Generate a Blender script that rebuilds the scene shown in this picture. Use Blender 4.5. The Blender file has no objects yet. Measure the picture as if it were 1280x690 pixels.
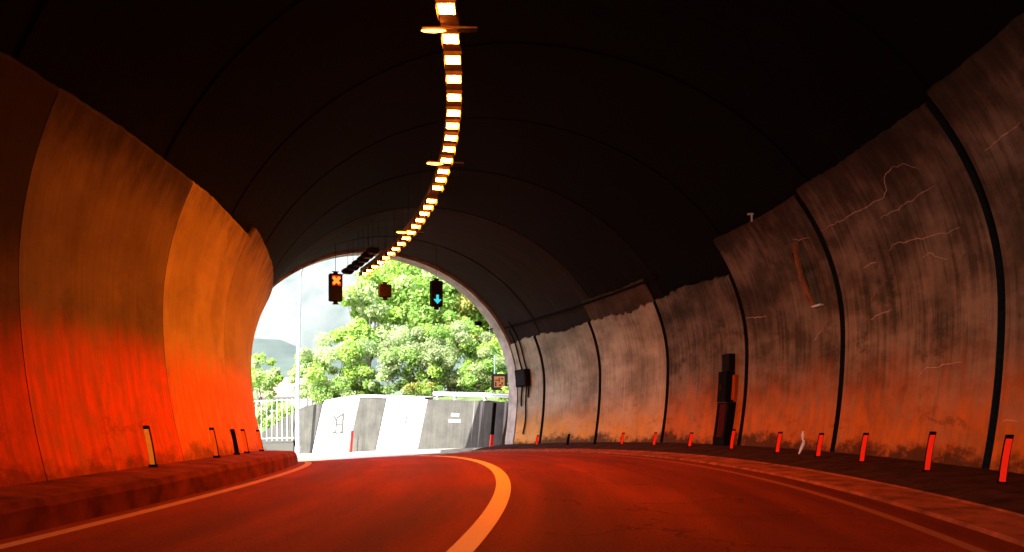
import bpy, math, random
import numpy as np
from mathutils import Vector, Matrix
R = math.radians
SC = bpy.context.scene
COL = SC.collection
rng = random.Random(7)

# ------------------------------------------------------------------ camera
cd = bpy.data.cameras.new('camera'); cam = bpy.data.objects.new('camera', cd); COL.objects.link(cam)
cam.location = (0, 0, 1.192); cam.rotation_euler = (R(90), 0, 0)
cd.sensor_width = 36; cd.lens = 984.1 / 1280 * 36
cd.shift_y = (474.5 - 345) / 1280
cd.clip_start = 0.05; cd.clip_end = 6000
SC.camera = cam
# ------------------------------------------------------------------ world, sun, exposure
SUN_EL, SUN_AZ = 45, 218            # degrees, azimuth clockwise from +Y (sun to the left and a little behind)
w = bpy.data.worlds.new('World'); SC.world = w; w.use_nodes = True
wn = w.node_tree.nodes; bg = wn['Background']
sky = wn.new('ShaderNodeTexSky'); sky.sky_type = 'NISHITA'; sky.sun_disc = False
sky.sun_elevation = R(SUN_EL); sky.sun_rotation = R(SUN_AZ)
sky.air_density = 1.0; sky.dust_density = 2.5; sky.ozone_density = 1.0
w.node_tree.links.new(sky.outputs[0], bg.inputs[0]); bg.inputs[1].default_value = 0.13
sd = bpy.data.lights.new('sun', 'SUN'); sd.energy = 4.6; sd.angle = R(0.5); sd.color = (1, .96, .88)
sun = bpy.data.objects.new('sun', sd); COL.objects.link(sun)
v = Vector((math.sin(R(SUN_AZ)) * math.cos(R(SUN_EL)), math.cos(R(SUN_AZ)) * math.cos(R(SUN_EL)), math.sin(R(SUN_EL))))
sun.rotation_euler = v.to_track_quat('Z', 'Y').to_euler(); sun.location = v * 60
SC.view_settings.view_transform = 'Standard'; SC.view_settings.look = 'None'
SC.view_settings.gamma = 1; SC.view_settings.exposure = 2.6
SC.cycles.use_denoising = True
SC.cycles.max_bounces = 8; SC.cycles.diffuse_bounces = 4; SC.cycles.transparent_max_bounces = 8
SC.cycles.volume_bounces = 0; SC.cycles.sample_clamp_indirect = 6
LAMP_COLOR = (1.0, .18, .008); LAMP_POWER = 92

# ------------------------------------------------------------------ helpers
class MB:
    def __init__(s): s.v = []; s.f = []; s.uv = {}; s.m = []
    def face(s, pts, mi=0, uv=None):
        b = len(s.v); s.v += [tuple(p) for p in pts]; s.f.append(tuple(range(b, b + len(pts)))); s.m.append(mi)
        if uv: s.uv[len(s.f) - 1] = uv
    def grid(s, P, UV=None, mi=0, flip=False):      # P[i][j] points
        n, k = len(P), len(P[0]); b = len(s.v)
        for row in P: s.v += [tuple(p) for p in row]
        for i in range(n - 1):
            for j in range(k - 1):
                q = [(i, j), (i + 1, j), (i + 1, j + 1), (i, j + 1)]
                if flip: q.reverse()
                s.f.append(tuple(b + a * k + c for a, c in q)); s.m.append(mi)
                if UV: s.uv[len(s.f) - 1] = [UV[a][c] for a, c in q]
    def box(s, x0, x1, y0, y1, z0, z1, T=None, mi=0, bev=0.0):
        if bev:
            b = bev
            def ring(z, i): return [(x0+i, y0+i, z), (x1-i, y0+i, z), (x1-i, y1-i, z), (x0+i, y1-i, z)]
            rr = [ring(z0, b), ring(z0+b, 0), ring(z1-b, 0), ring(z1, b)]
            if T: rr = [[T(*p) for p in r] for r in rr]
            s.face(rr[0][::-1], mi); s.face(rr[3], mi)
            for a, c in zip(rr, rr[1:]):
                for i in range(4): j = (i+1) % 4; s.face([a[i], a[j], c[j], c[i]], mi)
            return
        c = [(x, y, z) for z in (z0, z1) for y in (y0, y1) for x in (x0, x1)]
        if T: c = [T(*p) for p in c]
        for q in ((0, 2, 3, 1), (4, 5, 7, 6), (0, 1, 5, 4), (2, 6, 7, 3), (0, 4, 6, 2), (1, 3, 7, 5)):
            s.face([c[i] for i in q], mi)
    def tube(s, pts, r, n=8, cap=True, mi=0):
        pts = [Vector(p) for p in pts]; rs = r if isinstance(r, (list, tuple)) else [r] * len(pts)
        rings = []
        for i, p in enumerate(pts):
            d = (pts[min(i+1, len(pts)-1)] - pts[max(i-1, 0)])
            d = d.normalized() if d.length > 1e-9 else Vector((0, 0, 1))
            a = d.orthogonal().normalized() if i == 0 else (a - d * a.dot(d)).normalized()
            b = d.cross(a)
            rings.append([p + (a * math.cos(2*math.pi*k/n) + b * math.sin(2*math.pi*k/n)) * rs[i] for k in range(n)])
        bs = len(s.v)
        for rg in rings: s.v += [tuple(q) for q in rg]
        for i in range(len(rings) - 1):
            for k in range(n):
                k2 = (k+1) % n
                s.f.append((bs+i*n+k, bs+i*n+k2, bs+(i+1)*n+k2, bs+(i+1)*n+k)); s.m.append(mi)
        if cap: s.face(rings[0][::-1], mi); s.face(rings[-1], mi)
    def build(s, name, mats, parent=None, loc=None, smooth=False, weld=False):
        me = bpy.data.meshes.new(name); me.from_pydata(s.v, [], s.f)
        if not isinstance(mats, (list, tuple)): mats = [mats]
        for m in mats: me.materials.append(m)
        me.polygons.foreach_set('material_index', s.m)
        if smooth: me.polygons.foreach_set('use_smooth', [True] * len(s.f))
        if s.uv:
            ul = me.uv_layers.new(name='sz'); li = 0
            for fi, f in enumerate(s.f):
                u = s.uv.get(fi)
                for k in range(len(f)):
                    ul.data[li].uv = u[k] if u else (0, 0); li += 1
        me.update()
        o = bpy.data.objects.new(name, me); COL.objects.link(o)
        if parent: o.parent = parent
        if loc is not None: o.location = loc
        return o

def tag(o, label=None, cat=None, group=None, kind=None):
    if label: o['label'] = label
    if cat: o['category'] = cat
    if group: o['group'] = group
    if kind: o['kind'] = kind
    return o
def empty(name, label, cat, loc=(0, 0, 0), rz=0, group=None):
    o = bpy.data.objects.new(name, None); COL.objects.link(o); o.location = loc; o.rotation_euler = (0, 0, rz)
    o.empty_display_size = .2
    return tag(o, label, cat, group)
def dup(root, loc, rz, label, group=None):
    def cp(o, par):
        c = o.copy(); COL.objects.link(c)
        if par: c.parent = par
        for ch in o.children: cp(ch, c)
        return c
    r = cp(root, None); r.location = loc; r.rotation_euler = (0, 0, rz); r['label'] = label
    if group: r['group'] = group
    return r

# ---- road alignment: arc length s along the centre line, offset o to the right, height z above the road
_ss = np.arange(-60, 90.01, .1)
_k = .03351 - .00073*_ss + .00003*_ss**2
_k = np.where(_ss < -6, 0.0, _k); _k = np.where(_ss > 36, .0335-.00073*36+.00003*36**2, _k)
_th = np.cumsum(_k) * .1; _th += -.30769 - np.interp(0, _ss, _th)
_X = np.cumsum(-np.sin(_th)) * .1; _Y = np.cumsum(np.cos(_th)) * .1
_X += -1.58162 - np.interp(0, _ss, _X); _Y -= np.interp(0, _ss, _Y)
_zs = [29, 30, 32, 34, 36, 38, 40, 42, 46, 60, 90]; _zz = [-1.623, -1.735, -1.93, -2.12, -2.33, -2.54, -2.71, -2.84, -2.97, -3.1, -3.2]
def zr(s):
    if s <= 0: return -.0006*s*s
    return -.00193*s*s if s < 29 else float(np.interp(s, _zs, _zz))
def th(s): return float(np.interp(s, _ss, _th))
def W(s, o, z=0.0):
    t = th(s)
    return (float(np.interp(s, _ss, _X)) + math.cos(t)*o, float(np.interp(s, _ss, _Y)) + math.sin(t)*o, zr(s) + z)
def prof(q, side, d=0.0):            # wall profile: offset at height q (side +1 right, -1 left), d = set back outwards
    c = .5
    if side > 0: a, b, z0, ft, p = 6.0, 4.82, 2.4, .2, 2.0
    else: a, b, z0, ft, p = 5.2, 4.82, 2.4, .3, 1.9
    a += d; b += d
    if q < z0: return c + side*(a - ft*((z0-q)/(z0-.3))**2)
    return c + side*a*max(0.0, 1-((q-z0)/b)**p)**(1/p)
S0, S1 = -12.8, 29.0

# ------------------------------------------------------------------ materials
def mat(name, rough=.7, color=(.5, .5, .5), spec=.3):
    m = bpy.data.materials.new(name); m.use_nodes = True
    b = m.node_tree.nodes['Principled BSDF']; b.inputs['Base Color'].default_value = (*color, 1)
    b.inputs['Roughness'].default_value = rough; b.inputs['Specular IOR Level'].default_value = spec
    return m, m.node_tree, b
class NT:
    def __init__(s, t): s.t = t
    def n(s, k, **kw):
        x = s.t.nodes.new(k)
        for a, b in kw.items(): setattr(x, a, b)
        return x
    def l(s, a, b): s.t.links.new(a, b)
    def noise(s, vec, scale, detail=4, rough=.55):
        x = s.n('ShaderNodeTexNoise'); x.inputs['Scale'].default_value = scale; x.inputs['Detail'].default_value = detail
        x.inputs['Roughness'].default_value = rough
        if vec is not None: s.l(vec, x.inputs['Vector'])
        return x.outputs['Fac']
    def mapv(s, vec, sc=(1, 1, 1), loc=(0, 0, 0)):
        x = s.n('ShaderNodeMapping'); x.inputs['Scale'].default_value = sc; x.inputs['Location'].default_value = loc
        s.l(vec, x.inputs['Vector']); return x.outputs[0]
    def math(s, op, a, b=None, clamp=False):
        x = s.n('ShaderNodeMath', operation=op, use_clamp=clamp)
        for i, q in enumerate((a, b)):
            if q is None: continue
            if isinstance(q, (int, float)): x.inputs[i].default_value = q
            else: s.l(q, x.inputs[i])
        return x.outputs[0]
    def ramp(s, f, stops):
        x = s.n('ShaderNodeValToRGB'); e = x.color_ramp.elements
        while len(e) < len(stops): e.new(.5)
        for q, (p, c) in zip(e, stops): q.position = p; q.color = (*c, 1) if len(c) == 3 else c
        s.l(f, x.inputs[0]); return x.outputs[0]
    def mr(s, f, a, b, c=0.0, d=1.0, smooth=True):
        x = s.n('ShaderNodeMapRange'); x.interpolation_type = 'SMOOTHSTEP' if smooth else 'LINEAR'
        for i, q in zip((1, 2, 3, 4), (a, b, c, d)): x.inputs[i].default_value = q
        s.l(f, x.inputs[0]); return x.outputs[0]
    def mix(s, f, a, b, mode='MIX'):
        x = s.n('ShaderNodeMix', data_type='RGBA', blend_type=mode)
        for i, q in ((0, f), (6, a), (7, b)):
            if isinstance(q, (int, float)): x.inputs[i].default_value = q
            elif isinstance(q, tuple): x.inputs[i].default_value = (*q, 1)
            else: s.l(q, x.inputs[i])
        return x.outputs[2]
    def bump(s, h, strength, dist, b):
        x = s.n('ShaderNodeBump'); x.inputs['Strength'].default_value = strength; x.inputs['Distance'].default_value = dist
        s.l(h, x.inputs['Height']); s.l(x.outputs[0], b.inputs['Normal'])

def simple(name, color, rough=.6, var=.25, scale=6, spec=.3, metal=0):
    m, t, b = mat(name, rough, color, spec); n = NT(t); b.inputs['Metallic'].default_value = metal
    tc = n.n('ShaderNodeTexCoord').outputs['Object']
    f = n.noise(tc, scale)
    lo = tuple(c*(1-var) for c in color); hi = tuple(min(1, c*(1+var)) for c in color)
    n.l(n.ramp(f, [(.3, lo), (.7, hi)]), b.inputs['Base Color'])
    n.l(n.mr(n.noise(tc, scale*2.3), .3, .7, rough*.85, min(1, rough*1.15)), b.inputs['Roughness'])
    return m

def wall_material(name, base_lo, base_hi, band, band_z, band_soft, soot_shade_z, lime=.4, k=1.0, foot=1.0):
    """aged concrete lining: vertical run-down streaks, blotches, red light coloured into a lower band, sooty top"""
    m, t, b = mat(name, .9, spec=.06); n = NT(t)
    uv = n.n('ShaderNodeUVMap'); uv.uv_map = 'sz'; uv = uv.outputs[0]
    sep = n.n('ShaderNodeSeparateXYZ'); n.l(uv, sep.inputs[0]); zc = sep.outputs[1]
    oi = n.n('ShaderNodeObjectInfo').outputs['Random']
    blot = n.noise(n.mapv(uv, (.55, .8, 1)), 1.6, 6, .6)
    streak = n.noise(n.mapv(uv, (7, .35, 1)), 1.5, 5, .6)
    fine = n.noise(n.mapv(uv, (26, 1.2, 1)), 1.6, 4, .6)
    grit = n.noise(uv, 22, 5, .65)
    c = n.ramp(n.math('ADD', n.math('MULTIPLY', blot, .6), n.math('MULTIPLY', streak, .4)), [(.5-.10/max(k, .5), base_lo), (.5+.10/max(k, .5), base_hi)])
    # per panel tone
    c = n.mix(n.math('MULTIPLY', oi, .32), c, tuple(x*.45 for x in base_lo))
    # dark run-down streaks
    dk = n.mr(streak, .55, .72)
    dk = n.math('MULTIPLY', dk, n.mr(n.noise(n.mapv(uv, (1.1, .5, 1), (3, 5, 0)), 1.4), .42, .62))
    c = n.mix(n.math('MULTIPLY', dk, min(.9, .65*k)), c, tuple(x*.3 for x in base_lo))
    c = n.mix(n.math('MULTIPLY', n.mr(fine, .5, .75), .35*k), c, tuple(x*.5 for x in base_lo))
    # pale lime runs
    lm = n.math('MULTIPLY', n.mr(fine, .60, .78), n.mr(blot, .5, .66))
    c = n.mix(n.math('MULTIPLY', lm, lime), c, (.50, .45, .36))
    # damp blotches
    dp = n.mr(n.noise(n.mapv(uv, (.8, 1, 1), (9, 2, 0)), 1.1, 7, .66), .56, .66)
    c = n.mix(n.math('MULTIPLY', dp, min(.9, .5*k)), c, tuple(x*.35 for x in base_lo))
    # big sooty clouds, heavier towards the joints
    cl = n.mr(n.noise(n.mapv(uv, (.45, .42, 1), (5, 11, 0)), 1.3, 6, .6), .47, .66)
    c = n.mix(n.math('MULTIPLY', cl, min(.85, .55*k)), c, tuple(x*.42 for x in base_lo))
    # red light on the lower wall, put into the colour as a patchy band
    ze = n.math('ADD', zc, n.math('MULTIPLY', n.math('SUBTRACT', n.noise(n.mapv(uv, (2.2, .5, 1)), 1.7, 5), .5), band_soft*1.3))
    bm = n.mr(ze, band_z+band_soft, band_z-band_soft)
    patchy = n.mr(n.noise(n.mapv(uv, (2, 1, 1), (1, 8, 0)), 2.4, 6, .65), .36, .7, 1.0, .55)
    bc = n.mix(n.math('MULTIPLY', n.mr(streak, .4, .7), .6), band, tuple(x*.6 for x in band))
    c = n.mix(n.math('MULTIPLY', bm, patchy), c, bc)
    # grime at the foot, ragged edge
    fz = n.math('ADD', zc, n.math('MULTIPLY', n.math('SUBTRACT', n.noise(n.mapv(uv, (1.3, 1.6, 1), (4, 4, 0)), 2.0, 7, .72), .5), 1.0))
    fz = n.math('ADD', fz, n.math('MULTIPLY', n.math('SUBTRACT', n.noise(n.mapv(uv, (.35, .1, 1), (6, 2, 0)), 1.6, 2), .5), .7))
    c = n.mix(n.math('MULTIPLY', n.mr(fz, .54, .26), .85*foot), c, (.018, .012, .01))
    # thin tide line above the foot
    tl = n.math('SUBTRACT', 1.0, n.math('ABSOLUTE', n.math('MULTIPLY', n.math('SUBTRACT', fz, .80), 16)), True)
    c = n.mix(n.math('MULTIPLY', tl, n.mr(n.noise(n.mapv(uv, (.5, .3, 1), (2, 7, 0)), 1.7, 3), .45, .62, 0, .5*foot)), c, (.03, .02, .016))
    # soot at the top; also carries the painted dimness of the near left panels
    sz = n.math('ADD', zc, n.math('MULTIPLY', n.math('SUBTRACT', n.noise(n.mapv(uv, (3, 1.4, 1), (7, 1, 0)), 1.5, 5), .5), 1.1))
    c = n.mix(n.math('MULTIPLY', n.mr(sz, soot_shade_z-.35, soot_shade_z+.5), .8), c, (.02, .018, .017))
    n.l(c, b.inputs['Base Color'])
    n.l(n.mr(grit, .3, .7, .8, .97), b.inputs['Roughness'])
    n.bump(n.math('ADD', n.math('MULTIPLY', grit, .5), n.math('MULTIPLY', streak, .6)), .35, .02, b)
    return m
M = {}
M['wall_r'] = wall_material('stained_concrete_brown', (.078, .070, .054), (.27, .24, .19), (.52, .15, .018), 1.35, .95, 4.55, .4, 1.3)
M['wall_r_far'] = wall_material('stained_concrete_daylit', (.21, .19, .135), (.48, .44, .32), (.62, .27, .04), 1.15, .8, 4.6, .6, .95)  # daylight on the far right panels is put into a paler base
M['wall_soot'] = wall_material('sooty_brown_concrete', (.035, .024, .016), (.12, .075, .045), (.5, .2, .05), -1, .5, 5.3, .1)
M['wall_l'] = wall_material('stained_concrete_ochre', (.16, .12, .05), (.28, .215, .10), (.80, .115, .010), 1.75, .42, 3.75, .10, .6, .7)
M['wall_l_near'] = wall_material('stained_concrete_dimmed', (.08, .05, .022), (.19, .115, .05), (.70, .085, .008), 1.65, .5, 2.5, .1, .6, .7)  # near left dimness painted in: darker base, dark top reaching lower
M['wall_l_far'] = wall_material('stained_concrete_ochre_lit', (.36, .29, .10), (.54, .45, .19), (.85, .20, .018), 1.75, .5, 4.1, .3, .6, .7)  # stronger light on the far left panels is put into a paler base
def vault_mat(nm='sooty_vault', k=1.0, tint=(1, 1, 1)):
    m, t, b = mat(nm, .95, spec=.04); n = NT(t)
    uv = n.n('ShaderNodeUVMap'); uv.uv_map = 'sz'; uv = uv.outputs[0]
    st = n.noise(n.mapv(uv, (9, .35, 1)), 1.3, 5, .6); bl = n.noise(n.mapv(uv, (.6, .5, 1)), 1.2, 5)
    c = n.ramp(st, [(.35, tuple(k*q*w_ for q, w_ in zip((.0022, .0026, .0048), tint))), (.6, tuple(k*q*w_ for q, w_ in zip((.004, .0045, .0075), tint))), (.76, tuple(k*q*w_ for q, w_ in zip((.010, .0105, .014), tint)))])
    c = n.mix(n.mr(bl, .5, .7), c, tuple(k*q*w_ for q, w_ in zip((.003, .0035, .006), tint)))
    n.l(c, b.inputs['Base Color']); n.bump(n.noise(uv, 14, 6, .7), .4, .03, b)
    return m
M['vault'] = vault_mat(); M['vault_mid'] = vault_mat('sooty_vault_half_lit', 1.7, (1.3, 1, .6)); M['vault_end'] = vault_mat('sooty_vault_daylit', 4.6, (1.5, 1.05, .55))  # rings near the exit have daylight painted in as lighter, browner soot
M['collar'] = simple('pale_portal_concrete', (.36, .33, .29), .85, .35, 2.5)
M['dark_gap'] = simple('dark_gap', (.006, .006, .006), .9)
def asphalt():  # red light on the tunnel road is put into these colours
    m, t, b = mat('red_lit_asphalt', .85, spec=.04); n = NT(t)
    uv = n.n('ShaderNodeUVMap'); uv.uv_map = 'sz'; uv = uv.outputs[0]
    big = n.noise(n.mapv(uv, (.25, .9, 1)), 1.0, 5); g = n.noise(uv, 42, 4, .75); wh = n.noise(n.mapv(uv, (.12, 2.2, 1)), 1.0, 3)
    c = n.ramp(n.math('ADD', n.math('MULTIPLY', big, .6), n.math('MULTIPLY', wh, .4)), [(.33, (.060, .0066, .0012)), (.67, (.205, .032, .004))])
    g2 = n.noise(uv, 16, 5, .7)
    c = n.mix(n.math('MULTIPLY', n.mr(g, .48, .70), .55), c, (.30, .045, .012))
    c = n.mix(n.math('MULTIPLY', n.mr(g2, .54, .70), .5), c, (.035, .004, .0012))
    ov = n.n('ShaderNodeSeparateXYZ'); n.l(uv, ov.inputs[0])      # polished wheel tracks
    tr = n.math('ABSOLUTE', n.math('SINE', n.math('MULTIPLY', ov.outputs[1], 1.85)))
    c = n.mix(n.math('MULTIPLY', n.mr(tr, .55, .95), .30), c, (.05, .006, .002))
    vo = n.n('ShaderNodeTexVoronoi', feature='DISTANCE_TO_EDGE'); vo.inputs['Scale'].default_value = .55      # hairline cracks
    wv = n.n('ShaderNodeVectorMath', operation='ADD'); nz = n.n('ShaderNodeTexNoise'); nz.inputs['Scale'].default_value = 1.8; nz.inputs['Detail'].default_value = 5
    n.l(uv, nz.inputs['Vector']); n.l(uv, wv.inputs[0]); n.l(nz.outputs['Color'], wv.inputs[1]); n.l(wv.outputs[0], vo.inputs['Vector'])
    ck = n.math('MULTIPLY', n.mr(vo.outputs['Distance'], .012, .003), n.mr(n.noise(n.mapv(uv, (.2, .3, 1), (8, 1, 0)), 1.0, 2), .5, .6))
    c = n.mix(n.math('MULTIPLY', ck, .45), c, (.012, .002, .001))
    pt = n.mr(n.noise(n.mapv(uv, (.3, .35, 1), (2, 3, 0)), 1.3, 3), .6, .68)
    c = n.mix(n.math('MULTIPLY', pt, .3), c, (.05, .0055, .002))
    n.l(c, b.inputs['Base Color']); n.l(n.mr(big, .3, .7, .8, .92), b.inputs['Roughness'])
    n.bump(n.math('ADD', g, n.math('MULTIPLY', ck, -1.5)), .5, .012, b)
    return m
M['asphalt'] = asphalt()
def paint_mat(name, col, worn):
    m, t, b = mat(name, .8, spec=.08); n = NT(t)
    uv = n.n('ShaderNodeUVMap'); uv.uv_map = 'sz'; uv = uv.outputs[0]
    w_ = n.mr(n.noise(uv, 7, 7, .75), .56, .70)
    n.l(n.mix(n.math('MULTIPLY', w_, worn), col, (.2, .06, .04)), b.inputs['Base Color'])
    return m
M['line'] = paint_mat('road_paint_white', (.62, .42, .17), .35)
M['line_worn'] = paint_mat('road_paint_worn', (.34, .17, .07), .8)
M['gutter'] = simple('gutter_concrete', (.20, .055, .025), .95, .5, 3, .03)
M['grime'] = simple('grimy_walkway', (.035, .014, .009), .95, .5, 3, .03)
M['kerb_l'] = simple('kerb_concrete_left', (.13, .022, .008), .95, .5, 2.5, .03)
M['pave'] = simple('pale_paving', (.20, .19, .16), .85, .2, 1.5)
M['metal_dark'] = simple('dark_metal', (.012, .011, .011), .85, .3, 12, .05)
M['black'] = simple('black_plastic', (.005, .005, .005), .95, .3, 9, .03)
M['tray'] = simple('galvanised_tray', (.12, .085, .065), .7, .35, 8, .2)
M['brown_box'] = simple('brown_box', (.008, .0055, .0055), .9, .3, 9, .05)
M['maroon'] = simple('maroon_door', (.05, .006, .005), .95, .3, 9, .03)
M['orange_tape'] = simple('orange_strip', (.32, .06, .008), .8, .2, 9, .05)
M['red_refl'] = simple('red_reflector_glow', (.60, .004, .001), .6, .05, 20, .08)
M['yellow_refl'] = simple('amber_reflector_glow', (.85, .33, .02), .6, .08, 20, .05)
M['orange_refl'] = simple('orange_reflector_glow', (.85, .20, .015), .7, .08, 20, .05)
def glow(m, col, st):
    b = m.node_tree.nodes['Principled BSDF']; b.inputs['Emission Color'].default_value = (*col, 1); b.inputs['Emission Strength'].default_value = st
glow(M['red_refl'], (1, .022, .003), .075); glow(M['yellow_refl'], (1, .26, .008), .035); glow(M['orange_refl'], (1, .16, .006), .02)  # weak emission stands in for headlights thrown back by the reflectors
M['white'] = simple('white_paint', (.80, .80, .80), .5, .06, 5)
M['pole'] = simple('white_pole', (.36, .36, .40), .45, .08, 5)
M['rail'] = simple('galvanised_rail', (.55, .56, .57), .4, .12, 5, .5)
M['red_post'] = simple('red_post', (.80, .05, .04), .5, .1, 8)
M['strip'] = simple('rusty_strip', (.21, .10, .045), .9, .4, 6, .05)
M['lime'] = simple('lime_seam', (.40, .34, .28), .9, .4, 20, .05)
def emit(name, col, st):
    m = bpy.data.materials.new(name); m.use_nodes = True; t = m.node_tree; t.nodes.clear()
    e = t.nodes.new('ShaderNodeEmission'); o = t.nodes.new('ShaderNodeOutputMaterial')
    e.inputs[0].default_value = (*col, 1); e.inputs[1].default_value = st; t.links.new(e.outputs[0], o.inputs[0]); return m
M['lamp'] = emit('sodium_lamp_glow', LAMP_COLOR, LAMP_POWER)
M['lamp_halo'] = emit('sodium_lamp_halo', (1, .24, .01), .35)
M['lamp_side'] = emit('side_lamp_glow', (1, .20, .015), 8)
M['red_x'] = emit('signal_red', (1, .05, .01), .14)
M['amber_x'] = emit('signal_amber', (1, .30, .03), .24)
M['green_a'] = emit('signal_cyan_green', (.05, .80, .90), .16)
M['led'] = emit('sign_led', (1, .36, .14), .10)

def strip(s0, s1, o0, o1, z0, z1=None, ds=.5, uvs=True):
    """ribbon along the road"""
    n = max(2, int((s1-s0)/ds)+1); z1 = z0 if z1 is None else z1
    P, U = [], []
    for s in np.linspace(s0, s1, n):
        P.append([W(s, o0, z0), W(s, o1, z1)]); U.append([(s, o0), (s, o1)])
    return P, U
def ribbons(name, segs, mt, s0, s1, kind='structure', ds=.5):
    mb = MB()
    for a, b in zip(segs, segs[1:]):
        P, U = strip(s0, s1, a[0], b[0], a[1], b[1], ds); mb.grid(P, U, flip=True)
    o = mb.build(name, mt)
    if kind: o['kind'] = kind
    return o

# ------------------------------------------------------------------ ground, road, walkways
mb = MB(); xs = np.concatenate([np.linspace(-4100, -60, 18), np.linspace(-50, 50, 11), np.linspace(60, 4100, 18)])
mb.grid([[(x, y, -9 + .6*math.sin(x*.01)*math.cos(y*.013)) for y in xs] for x in xs])
M['field'] = simple('valley_grass', (.07, .10, .04), .95, .4, .02)
tag(mb.build('ground', M['field']), kind='structure')
ribbons('road', [(-4.5, 0), (-2, .02), (0, .03), (2, .02), (4.3, 0)], M['asphalt'], -45, 29.3)
M['asphalt_out'] = simple('grey_asphalt', (.11, .10, .095), .8, .2, 3)
ribbons('road', [(-6.5, -.05), (-4.5, 0), (0, .03), (4.95, .0)], M['asphalt_out'], 29.3, 62)
ribbons('centre_line', [(-.095, .036), (.095, .036)], M['line'], -20, 44, ds=.25)
ribbons('edge_line', [(-3.50, .010), (-3.36, .011)], M['line_worn'], -20, 44, ds=.25)
M['line_faint'] = paint_mat('road_paint_faint', (.22, .075, .025), .9)
ribbons('edge_line', [(3.70, .007), (3.82, .006)], M['line_faint'], -20, 40, ds=.25)
ribbons('gutter', [(4.18, -.02), (4.22, .035), (4.84, .055), (4.86, .075)], M['gutter'], -45, 29.2)
ribbons('walkway', [(4.86, .075), (5.3, .15), (6.6, .26)], M['grime'], -45, 29.2)
# left walkway: rough cast kerb edge
mb = MB(); P = []; U = []
for i, s in enumerate(np.linspace(-45, 29.2, 260)):
    j = rng.uniform(-.012, .012); k = rng.uniform(-.012, .008)
    row = [(-3.66+j, -.02), (-3.69+j, .2+k), (-3.74+j, .27+k), (-4.1, .30), (-5.2, .33)]
    P.append([W(s, a, b) for a, b in row]); U.append([(s, q*.3) for q in range(5)])
mb.grid(P, U); tag(mb.build('walkway', M['kerb_l'], smooth=False), kind='structure')
ribbons('pavement', [(4.9, -.02), (4.93, .13), (6.9, .15)], M['pave'], 29.2, 60)
ribbons('verge', [(-14, -2.5), (-6.4, -.06)], M['field'], 29.2, 62)

# ------------------------------------------------------------------ tunnel
tun = empty('tunnel', 'curving concrete road tunnel with a black sooty vault and stained wall panels', 'tunnel', W(0, 0))
def inv(o):      # keep world coordinates under the tunnel empty
    o.parent = tun; o.matrix_parent_inverse = Matrix.Translation(-tun.location); return o
def full_profile(d, n=34, zlo=-.1):
    top = 2.4 + 4.82 + d; qs = list(np.linspace(zlo, 2.4, 10, endpoint=False)) + [2.4 + (4.82+d)*math.sin(a) for a in np.linspace(0, math.pi/2, n)][:-1]
    r = [(prof(max(q, .3), 1, d), q) for q in qs]; l = [(prof(max(q, .3), -1, d), q) for q in qs]
    return r + [(.5, top)] + l[::-1]
PR = full_profile(.11); PRg = full_profile(.135)
ring_edges = list(np.arange(10.3-3.3*6, 28.6, 3.3)) + [28.62]  # rear end left open behind the camera, added to let daylight fill in
def arc_u(pr):
    t = [0]
    for a, b in zip(pr, pr[1:]): t.append(t[-1] + math.hypot(a[0]-b[0], a[1]-b[1]))
    return t
TU = arc_u(PR)
for a, b in zip(ring_edges, ring_edges[1:]):
    mb = MB(); P = []; U = []
    cols = [(a, PRg), (a+.05, PRg), (a+.052, PR)] + [(q, PR) for q in np.linspace(a+.4, b-.4, 7)] + [(b-.052, PR), (b-.05, PRg), (b, PRg)]
    for s, pr in cols:
        P.append([W(s, o, z) for o, z in pr]); U.append([(s, t) for t in TU])
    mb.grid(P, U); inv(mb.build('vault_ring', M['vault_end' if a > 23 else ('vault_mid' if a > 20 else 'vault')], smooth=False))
# portal collar: pale thick end ring with a return face, and head wall around the mouth
mb = MB(); PC = full_profile(.02); PO = full_profile(.7)
P = [[W(s, o, z) for o, z in pr] for s, pr in ((28.62, PRg), (28.62, PC), (28.8, PC), (29.08, PC), (29.12, full_profile(.06)), (29.12, PO), (28.62, PO))]
mb.grid(P); inv(mb.build('portal_collar', M['collar']))
def rect_pt(o, z, pr_c=(.5, 2.4), L=-10, Rr=8.5, T=8.6):
    dx, dz = o-pr_c[0], z-pr_c[1]; k = []
    if dx > 1e-6: k.append((Rr-pr_c[0])/dx)
    if dx < -1e-6: k.append((L-pr_c[0])/dx)
    if dz > 1e-6: k.append((T-pr_c[1])/dz)
    if dz < -1e-6: k.append((-3.5-pr_c[1])/dz)
    k = min(k); return (pr_c[0]+dx*k, pr_c[1]+dz*k)
mb = MB(); rp = [rect_pt(o, z) for o, z in PO]
mb.grid([[W(29.0, o, z) for o, z in PO], [W(29.0, o, z) for o, z in rp], [W(28.2, o, z) for o, z in rp], [W(28.2, o, z) for o, z in PO]])
inv(mb.build('head_wall', M['collar']))

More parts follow.
